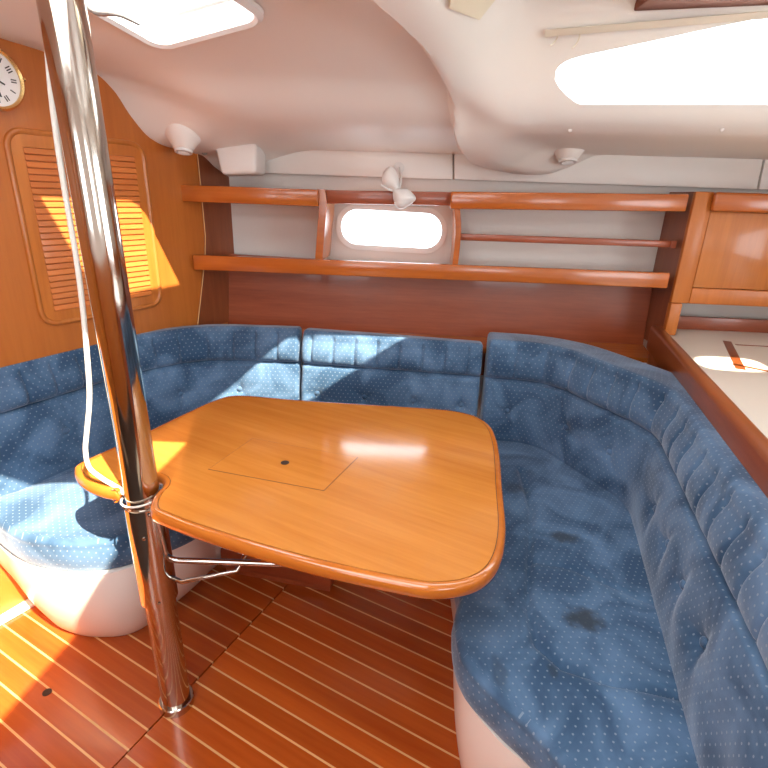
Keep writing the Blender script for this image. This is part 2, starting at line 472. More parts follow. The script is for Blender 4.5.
me.polygons.foreach_set('material_index', [0] * len(me.polygons))
me.shade_smooth(); me.set_sharp_from_angle(angle=math.radians(38))
for c in cuts:
    cm = c.data; bpy.data.objects.remove(c); bpy.data.meshes.remove(cm)
struct(ceiling, 'cream moulded overhead liner with a swept rib')

# ---- windows
def ring(name, outer, inner, off, mat, parent=None):
    n = len(outer); off = V(off)
    vs = list(outer) + list(inner) + [p + off for p in outer] + [p + off for p in inner]
    fs = []
    for i in range(n):
        j = (i + 1) % n
        fs += [(i, j, n + j, n + i), (2 * n + i, 3 * n + i, 3 * n + j, 2 * n + j), (i, 2 * n + i, 2 * n + j, j), (n + i, n + j, 3 * n + j, 3 * n + i)]
    return mesh(name, vs, fs, mat, parent, True, autosmooth=30)
def inset(poly, k):
    """offset a closed coplanar loop inwards by k (toward its inside)"""
    n = len(poly); nrm = V((0, 0, 0))
    for i in range(n): nrm += (poly[i] - poly[0]).cross(poly[(i + 1) % n] - poly[0])
    nrm.normalize(); out = []
    for i in range(n):
        t1 = (poly[i] - poly[i - 1]); t2 = (poly[(i + 1) % n] - poly[i])
        if t1.length < 1e-7: t1 = t2
        if t2.length < 1e-7: t2 = t1
        n1 = nrm.cross(t1.normalized()); n2 = nrm.cross(t2.normalized())
        b = (n1 + n2); l = b.length
        b = b.normalized() * (k / max(0.5, l / 2)) if l > 1e-6 else n1 * k
        out.append(poly[i] + b)
    return out
w1 = struct(empty('window_1', wpoly[0]), 'large wedge-shaped coachroof window')
prism('pane', [p + wn * 0.035 for p in inset(wpoly, -0.015)], wn * 0.006, pane_m, w1)
ring('window_frame', inset(wpoly, -0.02), inset(wpoly, 0.004), wn * 0.004, white, w1).location = wn * 0.03
def hatch(name, h, label, handle=False, plate=0.028):
    c, e1, e2 = h
    u_, d_ = ud(c); pts = [rr for rr in rrect(c, e1, e2, 0.05)]
    zs = [zc(*ud(p)) for p in pts]; z0 = min(zs)
    r = struct(empty(name, V((c.x, c.y, z0))), label)
    def lp(k): return inset([V((p.x, p.y, z0)) for p in pts], k)
    vs = []; n = len(pts)
    rows = [(-0.024, [zz - 0.002 for zz in zs]), (-0.022, [zz - 0.012 for zz in zs]), (-0.008, [zz - 0.02 for zz in zs]), (0.002, [zz - 0.012 for zz in zs]), (0.004, [zz + 0.045 for zz in zs]), (0.012, [zz + 0.05 for zz in zs]), (0.012, [zz + 0.075 for zz in zs])]
    for k, zz in rows:
        vs += [V((p.x, p.y, z)) for p, z in zip(lp(k), zz)]
    mesh('trim_ring', vs, grid_faces(len(rows), n, True), white, r, True, autosmooth=35)
    zt = sum(zs) / n + 0.085
    pp = [V((p.x, p.y, zz + 0.08)) for p, zz in zip(lp(-0.03), zs)]
    cc = sum(pp, V()) / n
    prism('pane', [V((p.x, p.y, cc.z)) for p in pp], V((0, 0, 0.008)), pane_m, r)
    for k in (3, 10):
        q = lp(-0.016)[k]; lathe('screw_cap', V((q.x, q.y, zs[k] - 0.017)), (0, 0, -1), [(0.006, 0), (0.006, 0.003), (0.003, 0.005)], brass, r, 12)
    if handle:
        b = fa.lerp(fc, 0.55) + V((0.02, 0, 0))
        hp = [P(88, 4, hz + 0.05), P(97, 12, hz + 0.02), P(118, 14, hz + 0.01), P(139, 24, hz + 0.01)]
        tube('handle', catmull(hp, 6), [0.010 - 0.006 * i / 18 for i in range(19)], grey, r, 8)
    return r
hatch('window_3', hatchA, 'open forward deck hatch beside the steel pole', True)
w4 = struct(empty('window_4', sum(holeB, V()) / 4), 'deck skylight with a sun-tinted cream flange and skewed opening over the saloon table')
def sub4(q, n=14): return [q[k].lerp(q[(k + 1) % len(q)], t / n) for k in range(len(q)) for t in range(n)]
so_, si_ = sub4(outB), sub4(hb5)
vs = []
rws = [(0.0, 0.004), (0.0, -0.012), (0.06, -0.016), (0.5, -0.016), (0.97, -0.016), (1.0, -0.008), (1.0, 0.09)]
for k, h in rws:
    for a_, b_ in zip(so_, si_):
        p = a_.lerp(b_, k); vs.append(V((p.x, p.y, zc(*ud(p)) + h)))
mesh('flange', vs, grid_faces(len(rws), len(so_), True), flange_m, w4, True, autosmooth=40)
zz = max(zc(*ud(p)) for p in holeB) + 0.07
prism('pane', [V((p.x, p.y, zz)) for p in holeB], V((0, 0, 0.008)), pane_m, w4)
ov = struct(empty('added_oval_opening', ovc), 'unseen oval opening added to cast a sun patch on the chart table')
opts = rrect(*ovh, 0.095)
prism('pane', [V((p.x, p.y, 1.95)) for p in inset(opts, -0.02)], V((0, 0, 0.006)), pane_m, ov)

# ---- bulkhead
wall_pts = [bpt(-1.6, 0), bpt(1.05, 0)]
top = []
ss = 1.05
while ss > -1.6:
    d_ = (YB - (B0 + UB * ss).y) / UB.y
    top.append(bpt(ss, zc(U0, d_) + 0.03)); ss -= 0.025
bulk = prism('wall_left', wall_pts + top, -NB * 0.03, teak_v)
struct(bulk, 'varnished teak bulkhead with a curved top edge')
# darker corner piece outboard of the pale seam
seam_px = [(197, 152), (201, 190), (206, 245), (202, 285), (197, 330)]
seam = [BK(x, y, 0.004) for x, y in seam_px]
cp = [p.copy() for p in resample(seam, count=10)[0]]
z1 = cp[0].z; z2 = cp[-1].z
sE = bs(BK(238, 200))
poly = cp + [bpt(sE, z2, 0.004), bpt(sE, z1 - 0.04, 0.004), bpt(bs(cp[0]) + 0.1, z1 - 0.01, 0.004)]
prism('corner_panel', poly, -NB * 0.004, mahog_v, bulk)
tube('seam_strip', [p + NB * 0.001 for p in cp], 0.0022, holly, bulk, 6)

# ---- hull side behind the shelves
PORT_C = (W(340, 227, 0.23) + W(443, 231, 0.23)) / 2
pl, pr = W(340.5, 226, 0.23), W(443.5, 232, 0.23)
ph = (W(392, 247.5, 0.23) - W(392, 209.5, 0.23)).length / 2
pe1 = (pr - pl); plen = pe1.length / 2; pe1.normalize(); pe2 = V((0, 0, 1))
pe2 = (pe2 - pe1 * pe2.dot(pe1)).normalized()
port = rrect(PORT_C, pe1 * plen, pe2 * ph, ph * 0.98, 10)
x0, x1, zlo, zhi = -1.0, 2.3, 0.3, 1.56
hull = prism('wall_back', [wpt(x0, zlo, 0.23), wpt(x1, zlo, 0.23), wpt(x1, zhi, 0.23), wpt(x0, zhi, 0.23)], WN * 0.04, hullmat)
c = cutter(port, WN * 0.2)
md = hull.modifiers.new('cut', 'BOOLEAN'); md.object = c; md.solver = 'EXACT'
bpy.context.view_layer.update()
me = bpy.data.meshes.new_from_object(hull.evaluated_get(bpy.context.evaluated_depsgraph_get()))
hull.modifiers.clear(); hull.data = me; me.materials.clear(); me.materials.append(hullmat)
me.polygons.foreach_set('material_index', [0] * len(me.polygons))
cm = c.data; bpy.data.objects.remove(c); bpy.data.meshes.remove(cm)
struct(hull, 'off-white vinyl hull lining behind the shelves')
w2 = struct(empty('window_2', PORT_C), 'oval opening portlight in the hull side')
ring('window_frame', [p - WN * 0.008 for p in inset(port, -0.016)], [p - WN * 0.008 for p in inset(port, 0.006)], WN * 0.03, white, w2)
prism('pane', [p + WN * 0.02 for p in inset(port, -0.004)], WN * 0.006, pane_m, w2)
# wood panel under the lower shelf, and its ledge
TXL0 = 1.122
pn = [wpt(-0.80, 0.60, 0.155), wpt(TXL0, 0.60, 0.155), wpt(TXL0, 1.06, 0.20), wpt(-0.80, 1.09, 0.20)]
prism('wood_panel', pn, WN * 0.02, mahog, hull)
lz = 0.775
prism('ledge', [wpt(-0.72, lz, 0.03), wpt(1.08, lz, -0.04), wpt(TXL0, lz, 0.17), wpt(-0.72, lz, 0.17)], V((0, 0, -0.02)), teak_x, hull)
# cream fascia boards under the side deck
def fascia(name, pxs, label):
    q = [W(x, y, 0.195) for x, y in pxs]
    return struct(prism(name, q, WN * 0.02, liner, None, 0.003), label)
fascia('trim_1', [(236, 146), (452.6, 150), (452.6, 179.5), (236, 172)], 'cream fascia board under the side deck')
fascia('trim_2', [(454.4, 150), (764, 156), (757, 189.5), (454.4, 179.5)], 'cream fascia board below the coachroof window')
fascia('trim_3', [(766, 156), (900, 158), (900, 193), (759, 189.5)], 'cream fascia board beyond the cabinet')

# ---- starboard and after sides of the cabin, out of view
def opening_wall(name, a, b, z0, z1, holes, mat, lowmat, zs):
    # a, b plan points; holes: (t0, t1, zlow, zhigh)
    dirv = (b - a).normalized(); L_ = (b - a).length; nn = V((-dirv.y, dirv.x, 0)) * 0.04
    cuts_t = sorted({0, L_} | {h[0] for h in holes} | {h[1] for h in holes}); root = struct(empty(name, a), 'cabin side behind the viewer')
    def q(t0, t1, za, zb_, m_):
        if zb_ - za < 1e-4: return
        pts = [a + dirv * t0, a + dirv * t1]; prism('wall_panel', [V((pts[0].x, pts[0].y, za)), V((pts[1].x, pts[1].y, za)), V((pts[1].x, pts[1].y, zb_)), V((pts[0].x, pts[0].y, zb_))], nn, m_, root)
    for t0, t1 in zip(cuts_t[:-1], cuts_t[1:]):
        hs = [h for h in holes if h[0] <= t0 + 1e-6 and h[1] >= t1 - 1e-6]
        if hs:
            h = hs[0]; q(t0, t1, z0, min(zs, h[2]), lowmat); q(t0, t1, min(zs, h[2]), h[2], mat); q(t0, t1, h[3], z1, mat)
        else:
            q(t0, t1, z0, zs, lowmat); q(t0, t1, zs, z1, mat)
    return root
opening_wall('wall_starboard', V((-2.3, -1.25, 0)), V((2.3, -1.25, 0)), 0, 1.9, [(1.0, 1.7, 1.15, 1.6), (2.9, 3.6, 1.15, 1.6)], liner, teak_v, 0.95)
opening_wall('wall_right', V((2.2, -1.25, 0)), V((2.2, 2.3, 0)), 0, 2.0, [(0.4, 1.9, 0.95, 1.55)], liner, teak_v, 1.0)
opening_wall('wall_front', V((-2.0, -1.25, 0)), V((-2.0, 0.0, 0)), 0, 1.9, [], teak_v, teak_v, 1.0)

# ---- cabin sole: two panels of planks with pale strips
floor = mesh('floor', [V((-2.4, -1.3, -0.012)), V((2.4, -1.3, -0.012)), V((2.4, 2.6, -0.012)), V((-2.4, 2.6, -0.012))], [(0, 1, 2, 3)], dark)
struct(floor, 'varnished cabin sole of red-brown planks and pale strips')
j0 = P(165, 713, 0); jd = (P(262, 608, 0) - P(108, 768, 0)).normalized()       # joint between the panels
pitch = 0.0592
ref = P(185.4, 629, 0)
def fpt(a, b, z): p = V((0, 0, 0)) + AX * a + UB * b; return V((p.x, p.y, z))
bref = ref.dot(UB); aj = j0.dot(AX)
def joint_a(b):   # a-coordinate of the joint at athwartships coordinate b
    p = j0 + jd * ((b - j0.dot(UB)) / jd.dot(UB)); return p.dot(AX)
for panel in (0, 1):
    sh = 0.0 if panel else 0.012
    for k in range(-14, 26):
        b0 = bref + sh + (k) * pitch; 
        if b0 < -0.9 or b0 > 1.75: continue
        g = 0.0028
        lo_b, hi_b = b0 + g, b0 + pitch - g
        def strip(name, ba, bb, zt, mat, gap):
            if panel == 0: pts = [fpt(-2.0, ba, zt), fpt(joint_a(ba) - gap, ba, zt), fpt(joint_a(bb) - gap, bb, zt), fpt(-2.0, bb, zt)]
            else: pts = [fpt(joint_a(ba) + gap, ba, zt), fpt(1.3, ba, zt), fpt(1.3, bb, zt), fpt(joint_a(bb) + gap, bb, zt)]
            return prism(name, pts, V((0, 0, -0.012)), mat, floor)
        strip('plank', lo_b, hi_b, 0.0, floor_m, 0.0022)
        strip('pale_strip', b0 - g, b0 + g, -0.0002, holly, 0.0022)
fh = P(47, 692, 0.0012)
lathe('finger_hole', fh, (0, 0, 1), [(0.012, -0.002), (0.012, 0.0)], dark, floor, 20)
# white strip along the foot of the bulkhead
q = [P(-30, 640, 0.012), P(-30, 622, 0.012), P(44, 588, 0.012), P(47, 596, 0.012)]
struct(prism('trim_4', q, V((0, 0, -0.012)), gel, None, 0.003), 'white threshold strip at the foot of the bulkhead')

# ================================================================== OBJECTS
# ---- louvred panel
s0, s1 = bs(BK(22, 147)), bs(BK(148, 250))
pA, pB = BK(25, 128), BK(60, 325)
gz0, gz1 = pB.z, pA.z
fs0, fs1 = bs(BK(2, 140)), bs(BK(161, 290))
lv = tag(empty('louvred_door', bpt((fs0 + fs1) / 2, gz0)), 'teak louvred locker door set in the bulkhead behind the pole', 'door')
def bframe(a, b, z0, z1, r, off):
    c = bpt((a + b) / 2, (z0 + z1) / 2, off); return rrect(c, UB * (b - a) / 2, V((0, 0, (z1 - z0) / 2)), r, 6)
out = bframe(fs0, fs1, gz0, gz1, 0.055, 0.0)
# moulding round the door
prev = []
vs = []; rows = [(0, 0.0), (0.001, 0.006), (0.005, 0.009), (0.013, 0.008), (0.018, 0.003)]
for k, h in rows: vs += [p + NB * h for p in inset(out, k)]
mesh('moulding', vs, grid_faces(len(rows), len(out), True), teak_door, lv, True)
lz0, lz1 = BK(55, 311).z, BK(25, 147).z
la, lb = s0 + 0.005, bs(BK(141, 230))
la = bs(BK(22, 147)); lb = bs(BK(133, 155))
n_o = inset(out, 0.018)
# door frame board with an opening: four stiles
z_in0, z_in1 = gz0 + 0.016, gz1 - 0.016
fo = inset(out, 0.017)
op = [bpt(lb, lz1), bpt(la, lz1), bpt(la, lz0), bpt(lb, lz0)]
nf = len(fo); per = nf // 4
vs = [p + NB * 0.005 for p in fo] + [p + NB * 0.005 for p in op] + [p + NB * 0.001 for p in op]
fs = []
for i in range(nf):
    j = (i + 1) % nf; qi, qj = min(3, i // per), min(3, j // per)
    fs.append((i, j, nf + qj, nf + qi) if qi != qj else (i, j, nf + qi))
for i in range(4): fs.append((nf + i, nf + (i + 1) % 4, nf + 4 + (i + 1) % 4, nf + 4 + i))
fs.append((nf + 4, nf + 5, nf + 6, nf + 7))
mesh('door_frame', vs, fs, teak_door, lv)
NSL = 26
pitchz = (lz1 - lz0) / NSL
slat0 = None
for i in range(NSL):
    z = lz0 + pitchz * (i + 0.5)
    if slat0 is None:
        h = pitchz
        pr = [(0.0012, -0.46 * h), (0.0070, -0.44 * h), (0.0082, -0.34 * h), (0.0052, 0.40 * h), (0.0012, 0.48 * h)]
        A = [V((0, 0, 0)) + NB * o_ + V((0, 0, zz)) for o_, zz in pr]
        A = [a + UB * (-(lb - la) / 2) for a in A]
        slat0 = prism('slat', A, UB * (lb - la), slat_m, lv); o = slat0
    else:
        o = bpy.data.objects.new('slat', slat0.data); COL.objects.link(o); o.parent = lv
    o.location = bpt((la + lb) / 2, z)

# ---- ship's clock on the bulkhead
ckc = BK(-13, 78)
ck = tag(empty('wall_clock', ckc), 'round white clock with a brass rim at the edge of the frame', 'clock')
ckr = (BK(17, 77) - ckc).length
lathe('case', ckc, NB, [(ckr * 0.98, 0), (ckr, 0.004), (ckr, 0.03), (ckr * 0.93, 0.036), (ckr * 0.86, 0.033), (ckr * 0.86, 0.02)], brass, ck, 48)
fd = lathe('dial', ckc, NB, [(ckr * 0.86, 0.02), (ckr * 0.86, 0.026)], dial, ck, 48)
uu = UB; 
for k in range(12):
    an = math.radians(30 * k); dr = uu * math.sin(an) + V((0, 0, 1)) * math.cos(an); tn = NB.cross(dr)
    nb_ = (1, 2, 3, 2, 1, 2, 3, 3, 2, 1, 2, 2)[k]
    bars = []
    for q_ in range(nb_):
        cpos = ckc + NB * 0.0265 + dr * ckr * 0.66 + tn * (q_ - (nb_ - 1) / 2) * 0.006
        box('numeral', cpos, dr * 0.014, tn * 0.0028, NB * 0.0008, ink, fd)
for an, ln in ((115, 0.38), (165, 0.58)):
    an = math.radians(an); dr = uu * math.sin(an) + V((0, 0, 1)) * math.cos(an); tn = NB.cross(dr)
    box('hand', ckc + NB * 0.028 + dr * ckr * ln / 2, dr * ckr * ln, tn * 0.004, NB * 0.001, ink, ck)
kn = BK(26, 80)
lathe('winding_knob', ckc + (kn - ckc).normalized() * ckr + NB * 0.012, (kn - ckc).normalized(), [(0.003, 0), (0.003, 0.005), (0.006, 0.006), (0.006, 0.011), (0.002, 0.013)], brass, ck, 14)

# ---- fiddled bookshelves
shelf = tag(empty('bookshelf', wpt(0.15, 1.05)), 'two-tier teak shelves with fiddle rails round the oval portlight', 'shelf')
def fboard(name, pxl, pxr, depth, th, mat):
    """board whose front top-left/top-right corners are seen at pxl, pxr; th: px heights below"""
    a, b = W(*pxl), W(*pxr)
    q = [a, b, b - V((0, 0, th)), a - V((0, 0, th))]
    return prism(name, q, WN * depth, mat, shelf, 0.006, 2)
fboard('lower_fiddle', (192, 255), (671, 273), 0.03, 0.06, teak_x)
a, b = W(192, 262), W(671, 280)
lb0, lb1 = wpt(wt(a) - 0.06, a.z - 0.005, 0.028), wpt(wt(b) - 0.004, b.z - 0.005, 0.028)
prism('lower_board', [lb0, lb1, lb1 + WN * 0.2, lb0 + WN * 0.2 + V((0.06, 0, 0))], V((0, 0, -0.02)), teak_x, shelf)
fboard('upper_fiddle', (178, 184.5), (318, 189.5), 0.03, 0.062, teak_x)
fboard('upper_fiddle', (451, 191.5), (690, 194), 0.03, 0.062, teak_x)
for (x0p, y0p, x1p, y1p) in ((178, 195, 318, 199), (451, 200, 690, 204)):
    a, b = W(x0p, y0p), W(x1p, y1p)
    e = 0.10 if x0p < 300 else 0
    prism('upper_board', [wpt(wt(a), a.z, 0.028), wpt(wt(b), b.z, 0.028), wpt(wt(b), b.z, 0.22), wpt(wt(a) + e, a.z, 0.22)], V((0, 0, -0.018)), teak_x, shelf)
# recessed length between the two uppers
a, b = W(326, 190, 0.05), W(454, 192, 0.05)
prism('recessed_fiddle', [a, b, b - V((0, 0, 0.05)), a - V((0, 0, 0.05))], WN * 0.02, mahog, shelf, 0.004)
# dividers (curved uprights)
def divider(pts_px, wpx_):
    L_ = [W(x, y, 0.02) for x, y in pts_px]
    L_ = catmull(L_, 4); wd = WDIR * wpx_
    n = len(L_); vs = []
    for p in L_: vs += [p, p + wd, p + wd + WN * 0.19, p + WN * 0.19]
    fs = grid_faces(n, 4, True) + [(0, 1, 2, 3), tuple(range(4 * n - 4, 4 * n))]
    o = mesh('divider', vs, fs, teak_x, shelf)
    return o
divider([(317, 189), (319, 205), (317, 232), (315, 260)], 0.030)
divider([(454, 206), (455.5, 225), (454.5, 245), (452, 268)], 0.022)
a, b = W(459, 233.5, 0.06), W(676, 241, 0.06)
prism('middle_rail', [a, b, b - V((0, 0, 0.026)), a - V((0, 0, 0.026))], WN * 0.016, mahog, shelf, 0.004)
lathe('rail_socket', b - V((0, 0, 0.013)) + WN * 0.008 - WDIR * 0.018, WDIR, [(0.02, 0), (0.02, 0.02)], mahog, shelf, 4)

# ---- corner cabinet with a door
TXL = 1.124
cab = tag(empty('wall_cabinet', wpt(1.3, 0.99)), 'teak wall cabinet with one door above the chart table', 'cabinet')
cz0, cz1 = 0.992, 1.402
prism('side_panel', [wpt(TXL, 0.80, 0.012), wpt(TXL, cz1, 0.012), wpt(TXL, cz1, 0.228), wpt(TXL, 0.80, 0.228)], WDIR * 0.018, mahog_v, cab)
prism('post', [wpt(TXL - 0.004, 0.862), wpt(TXL + 0.04, 0.862), wpt(TXL + 0.04, cz0 - 0.001), wpt(TXL - 0.004, cz0 - 0.001)], WN * 0.03, teak_v, cab, 0.004)
cw = 0.75
box_c = wpt(TXL + 0.018 + (cw - 0.018) / 2, (cz0 + cz1) / 2, 0.12)
box('body', box_c, WDIR * (cw - 0.018), WN * 0.19, V((0, 0, cz1 - cz0 - 0.004)), teak_v, cab)
def frame_piece(t0, t1, z0, z1): 
    return prism('face_frame', [wpt(t0, z0), wpt(t1, z0), wpt(t1, z1), wpt(t0, z1)], WN * 0.024, teak_v, cab, 0.005)
dx0 = wt(W(706, 240)); dz0 = W(730, 289).z
frame_piece(TXL - 0.006, TXL + 0.062, cz0, cz1)
frame_piece(TXL + 0.062, TXL + cw, cz0, cz0 + 0.062)
frame_piece(TXL + 0.062, TXL + cw, cz1 - 0.065, cz1)
frame_piece(TXL + 0.50, TXL + cw, cz0 + 0.062, cz1 - 0.065)
prism('door', [wpt(TXL + 0.064, cz0 + 0.064, 0.004), wpt(TXL + 0.498, cz0 + 0.064, 0.004), wpt(TXL + 0.498, cz1 - 0.067, 0.004), wpt(TXL + 0.064, cz1 - 0.067, 0.004)], WN * 0.018, teak_door, cab, 0.002)
prism('fiddle', [wpt(TXL + 0.052, cz1 - 0.066, -0.024), wpt(TXL + cw, cz1 - 0.066, -0.024), wpt(TXL + cw, cz1 + 0.0, -0.024), wpt(TXL + 0.052, cz1 + 0.0, -0.024)], WN * 0.024, teak_x, cab, 0.010, 3)

# ---- chart table
ct = tag(empty('chart_table', P(720, 380, 0.6)), 'cream-topped chart table with a dark wooden fiddle beside the settee', 'table')
ZT = 0.86
r0, r1 = P(656, 327, 0.895), P(768, 452, 0.895)
rd = (r1 - r0).normalized(); rn = V((-rd.y, rd.x, 0))
if rn.x > 0: rn = -rn                      # points to the settee side
r0 = r0 - rd * 0.0
re = r0 + rd * 2.1
def off(p, k, z): q = p - rn * k; return V((q.x, q.y, z))
rw = 0.045
rail_poly = [off(r0, -rw / 2, 0.80), off(r0, rw / 2, 0.80), off(r0, rw / 2, 0.905), off(r0, -rw / 2, 0.905)]
prism('fiddle_rail', rail_poly, rd * 2.1, rail_m, ct, 0.014, 3)
prism('side_panel', [off(r0 + rd * 0.03, -0.012, 0.30), off(r0 + rd * 0.03, 0.012, 0.30), off(r0 + rd * 0.03, 0.012, 0.81), off(r0 + rd * 0.03, -0.012, 0.81)], rd * 2.05, mahog_v, ct)
ctp = [off(r0, 0.012, ZT), off(re, 0.012, ZT), V((1.9, re.y, ZT)), wpt(1.9, ZT, 0.22), wpt(TXL + 0.02, ZT, 0.22)]
prism('desk_top', ctp, V((0, 0, -0.02)), chart_top, ct)
# fiddle along the hull side
bz = wt(W(678, 320, 0.15))
prism('back_fiddle', [wpt(TXL + 0.045, ZT, 0.13), wpt(1.9, ZT, 0.13), wpt(1.9, ZT + 0.055, 0.13), wpt(TXL + 0.045, ZT + 0.055, 0.13)], WN * 0.02, mahog, ct, 0.003)
# lid outline strips let into the top
def lidstrip(pa, pb, wd):
    a, b = P(*pa, ZT + 0.0015), P(*pb, ZT + 0.0015); t = (b - a).normalized(); n_ = V((-t.y, t.x, 0)) * wd / 2
    prism('lid_strip', [a - n_, b - n_, b + n_, a + n_], V((0, 0, -0.004)), rail_m, ct)
lidstrip((727, 341), (741, 369), 0.028)
lidstrip((736, 344.5), (840, 350), 0.012)
lidstrip((733, 364), (840, 385), 0.016)

# ---- settee: moulded base
def P2(x, y, z): p = P(x, y, z); return V((p.x, p.y, 0))
topL = [bpt(-0.14, 0, 0.004), P2(-2, 545, 0.345)] + [P2(x, y, 0.345) for x, y in ((14, 560), (40, 571), (80, 577), (128, 568))] + [V((-0.575, 1.30, 0)), V((-0.555, 1.5, 0))]
botL = [bpt(0.04, 0, 0.004), P2(48, 603, 0)] + [P2(x, y, 0) for x, y in ((54, 618), (68, 631), (100, 637), (141, 629))] + [V((-0.675, 1.46, 0)), V((-0.615, 1.60, 0))]
topM = [V((-0.50, 1.60, 0)), V((-0.2, 1.63, 0)), V((0.10, 1.62, 0))]
botM = [V((-0.55, 1.68, 0)), V((-0.2, 1.70, 0)), V((0.15, 1.69, 0))]
topR = [V((0.215, 1.52, 0)), V((0.225, 1.3, 0)), V((0.215, 1.03, 0)), P2(455, 640, 0.345), P2(461, 690, 0.345), P2(494, 735, 0.345), P2(530, 768, 0.345), V((0.42, 0.53, 0)), V((0.60, 0.50, 0))]
botR = [V((0.26, 1.58, 0)), V((0.265, 1.35, 0)), V((0.26, 1.1, 0)), V((0.235, 0.92, 0)), V((0.24, 0.80, 0)), V((0.30, 0.70, 0)), V((0.37, 0.64, 0)), V((0.46, 0.59, 0)), V((0.62, 0.56, 0))]
tp = catmull(topL + topM + topR, 6); bt = catmull(botL + botM + botR, 6)
rows = []
NR = 10
for i in range(NR + 1):
    t = i / NR
    k = math.sin(t * math.pi / 2) ** 0.8
    rows += [V((*(b.lerp(a, k)).xy, 0.345 * t)) for a, b in zip(tp, bt)]
nb2 = len(tp)
fs = grid_faces(NR + 1, nb2)
backline = [V((0.95, 0.50, 0.345)), V((0.98, 1.5, 0.345)), V((0.85, 2.12, 0.345)), V((-0.72, 2.2, 0.345)), bpt(-0.14, 0.345, 0.004)]
base_i = len(rows); rows += backline
fs.append(tuple(range(NR * nb2, NR * nb2 + nb2)) + tuple(range(base_i, base_i + 5)))
sb = mesh('settee_base', rows, fs, gel, None, True, autosmooth=50)
tag(sb, 'glossy white moulded base of the wrap-around settee', 'settee base')

# ---- seat cushions
ZS = 0.45
def seat(name, front, back, label, mat=blue, nA=90, nB=46, seams=(), thick=0.10):
    F, _ = resample(front, count=nA); Bk_, _ = resample(back, count=nA)
    vs = []; uvs = []
    for i in range(nA):
        f, b = F[i], Bk_[i]; L_ = (b - f).length
        ins = (b - f).normalized() if L_ > 1e-6 else V((0, 1, 0))
        row = []
        # front face from the bottom up, then over the rounded top edge and inward
        for h, o_ in ((0.0, 0.012), (0.02, 0.003), (0.05, 0.0), (0.072, 0.004), (0.080, 0.006), (0.088, 0.005), (0.094, 0.010), (0.099, 0.02)):
            q_ = f - ins * max(0.0, 0.094 - h); row.append((f + ins * o_, ZS - thick + h, (q_.x, q_.y)))
        for j in range(1, nB):
            t = j / (nB - 1); o_ = 0.02 + (L_ - 0.02) * t
            p = f + ins * o_
            z = ZS - 0.001 + 0.010 * math.sin(min(1, t * 1.2) * math.pi) * 0.8
            row.append((p, z, (p.x, p.y)))
        vs += row
    nC = 7 + nB
    out = []
    for p, z, uvq in vs:
        for sm, depth, wd in seams:
            dm = min(seg_dist(p, sm[k], sm[k + 1]) for k in range(len(sm) - 1))
            if z > ZS - 0.02: z -= depth * math.exp(-(dm / wd) ** 2)
        out.append(V((p.x, p.y, z))); uvs.append(uvq)
    fs = grid_faces(nA, nC)
    o = mesh(name, out, fs, mat, None, True, uvs)
    return tag(o, label, 'seat cushion', 'settee seat cushions')
def seg_dist(p, a, b):
    ab = b - a; t = max(0, min(1, (p - a).dot(ab) / ab.length_squared)); return (p - a - ab * t).length
def ex(pts, k):   # widen front edge: cushions overhang the base
    return pts
fR = catmull([V((0.175, 1.56, 0)), V((0.185, 1.3, 0)), P2(456, 600, 0.40), P2(451, 640, 0.39), P2(459, 690, 0.37), P2(492, 733, 0.36), P2(527, 768, 0.36), V((0.40, 0.49, 0)), V((0.52, 0.44, 0))], 10)
bR = roundpath([V((0.185, 1.83, 0)), P2(535, 444, ZS), P2(625, 503, ZS), P2(662, 622, ZS), V((0.535, 0.50, 0))], 0.06)
bR = [p + (V((0.03, 0.03, 0))) for p in bR]
seamR = [[P2(x, y, ZS) for x, y in ((520, 470), (531, 512), (529, 560), (528, 610), (536, 645), (562, 668), (610, 684), (690, 697))]]
seamR2 = [P2(x, y, ZS) for x, y in ((530, 563), (570, 570), (655, 604))]
rim_ = [p + V((0.03, 0.0, 0)) for p in fR]
st = [(*P2(584, 622, ZS).xy, ZS, 0.050, 0.042, 0.85), (*P2(563, 539, ZS).xy, ZS, 0.055, 0.03, 0.7), (*P2(500, 675, ZS).xy, ZS, 0.02, 0.05, 0.4), (*P2(552, 672, ZS).xy, ZS, 0.012, 0.02, 0.5), (*P2(515, 490, ZS).xy, ZS, 0.05, 0.04, 0.45)]
blue_st = fabric('blue_velour_stained', st)
seat('seat_cushion', fR, bR, 'large dark blue seat cushion with two dark stains on the chart-table arm', blue_st, 170, 90, [(seamR[0], 0.013, 0.008), (seamR2, 0.006, 0.006)])
fL = catmull([V((-1.30, 1.25, 0)), P2(-25, 528, 0.37), P2(14, 555, 0.37), P2(40, 566, 0.365), P2(80, 571, 0.36), P2(130, 564, 0.36), V((-0.545, 1.30, 0)), V((-0.515, 1.55, 0))], 10)
bL = roundpath([bpt(-0.17, 0, 0.06), bpt(0.0, 0, 0.06), bpt(0.35, 0, 0.06), bpt(0.62, 0, 0.06), V((-0.50, 1.95, 0))], 0.05)
rimL = [p for p in resample(catmull([P2(x, y, ZS) for x, y in ((-5, 522), (18, 534), (50, 546), (90, 550), (128, 545))], 6), count=24)[0]]
seat('seat_cushion', fL, bL, 'rounded blue seat cushion by the bulkhead, partly in sun', blue, 120, 60, [(rimL, 0.006, 0.006)])
fC = catmull([V((-0.505, 1.56, 0)), V((-0.3, 1.585, 0)), V((0.0, 1.585, 0)), V((0.165, 1.565, 0))], 8)
bC = [V((-0.49, 1.95, 0)), V((0.175, 1.88, 0))]
seat('seat_cushion', fC, bC, 'blue seat cushion along the hull side hidden behind the table', blue, 50, 30)

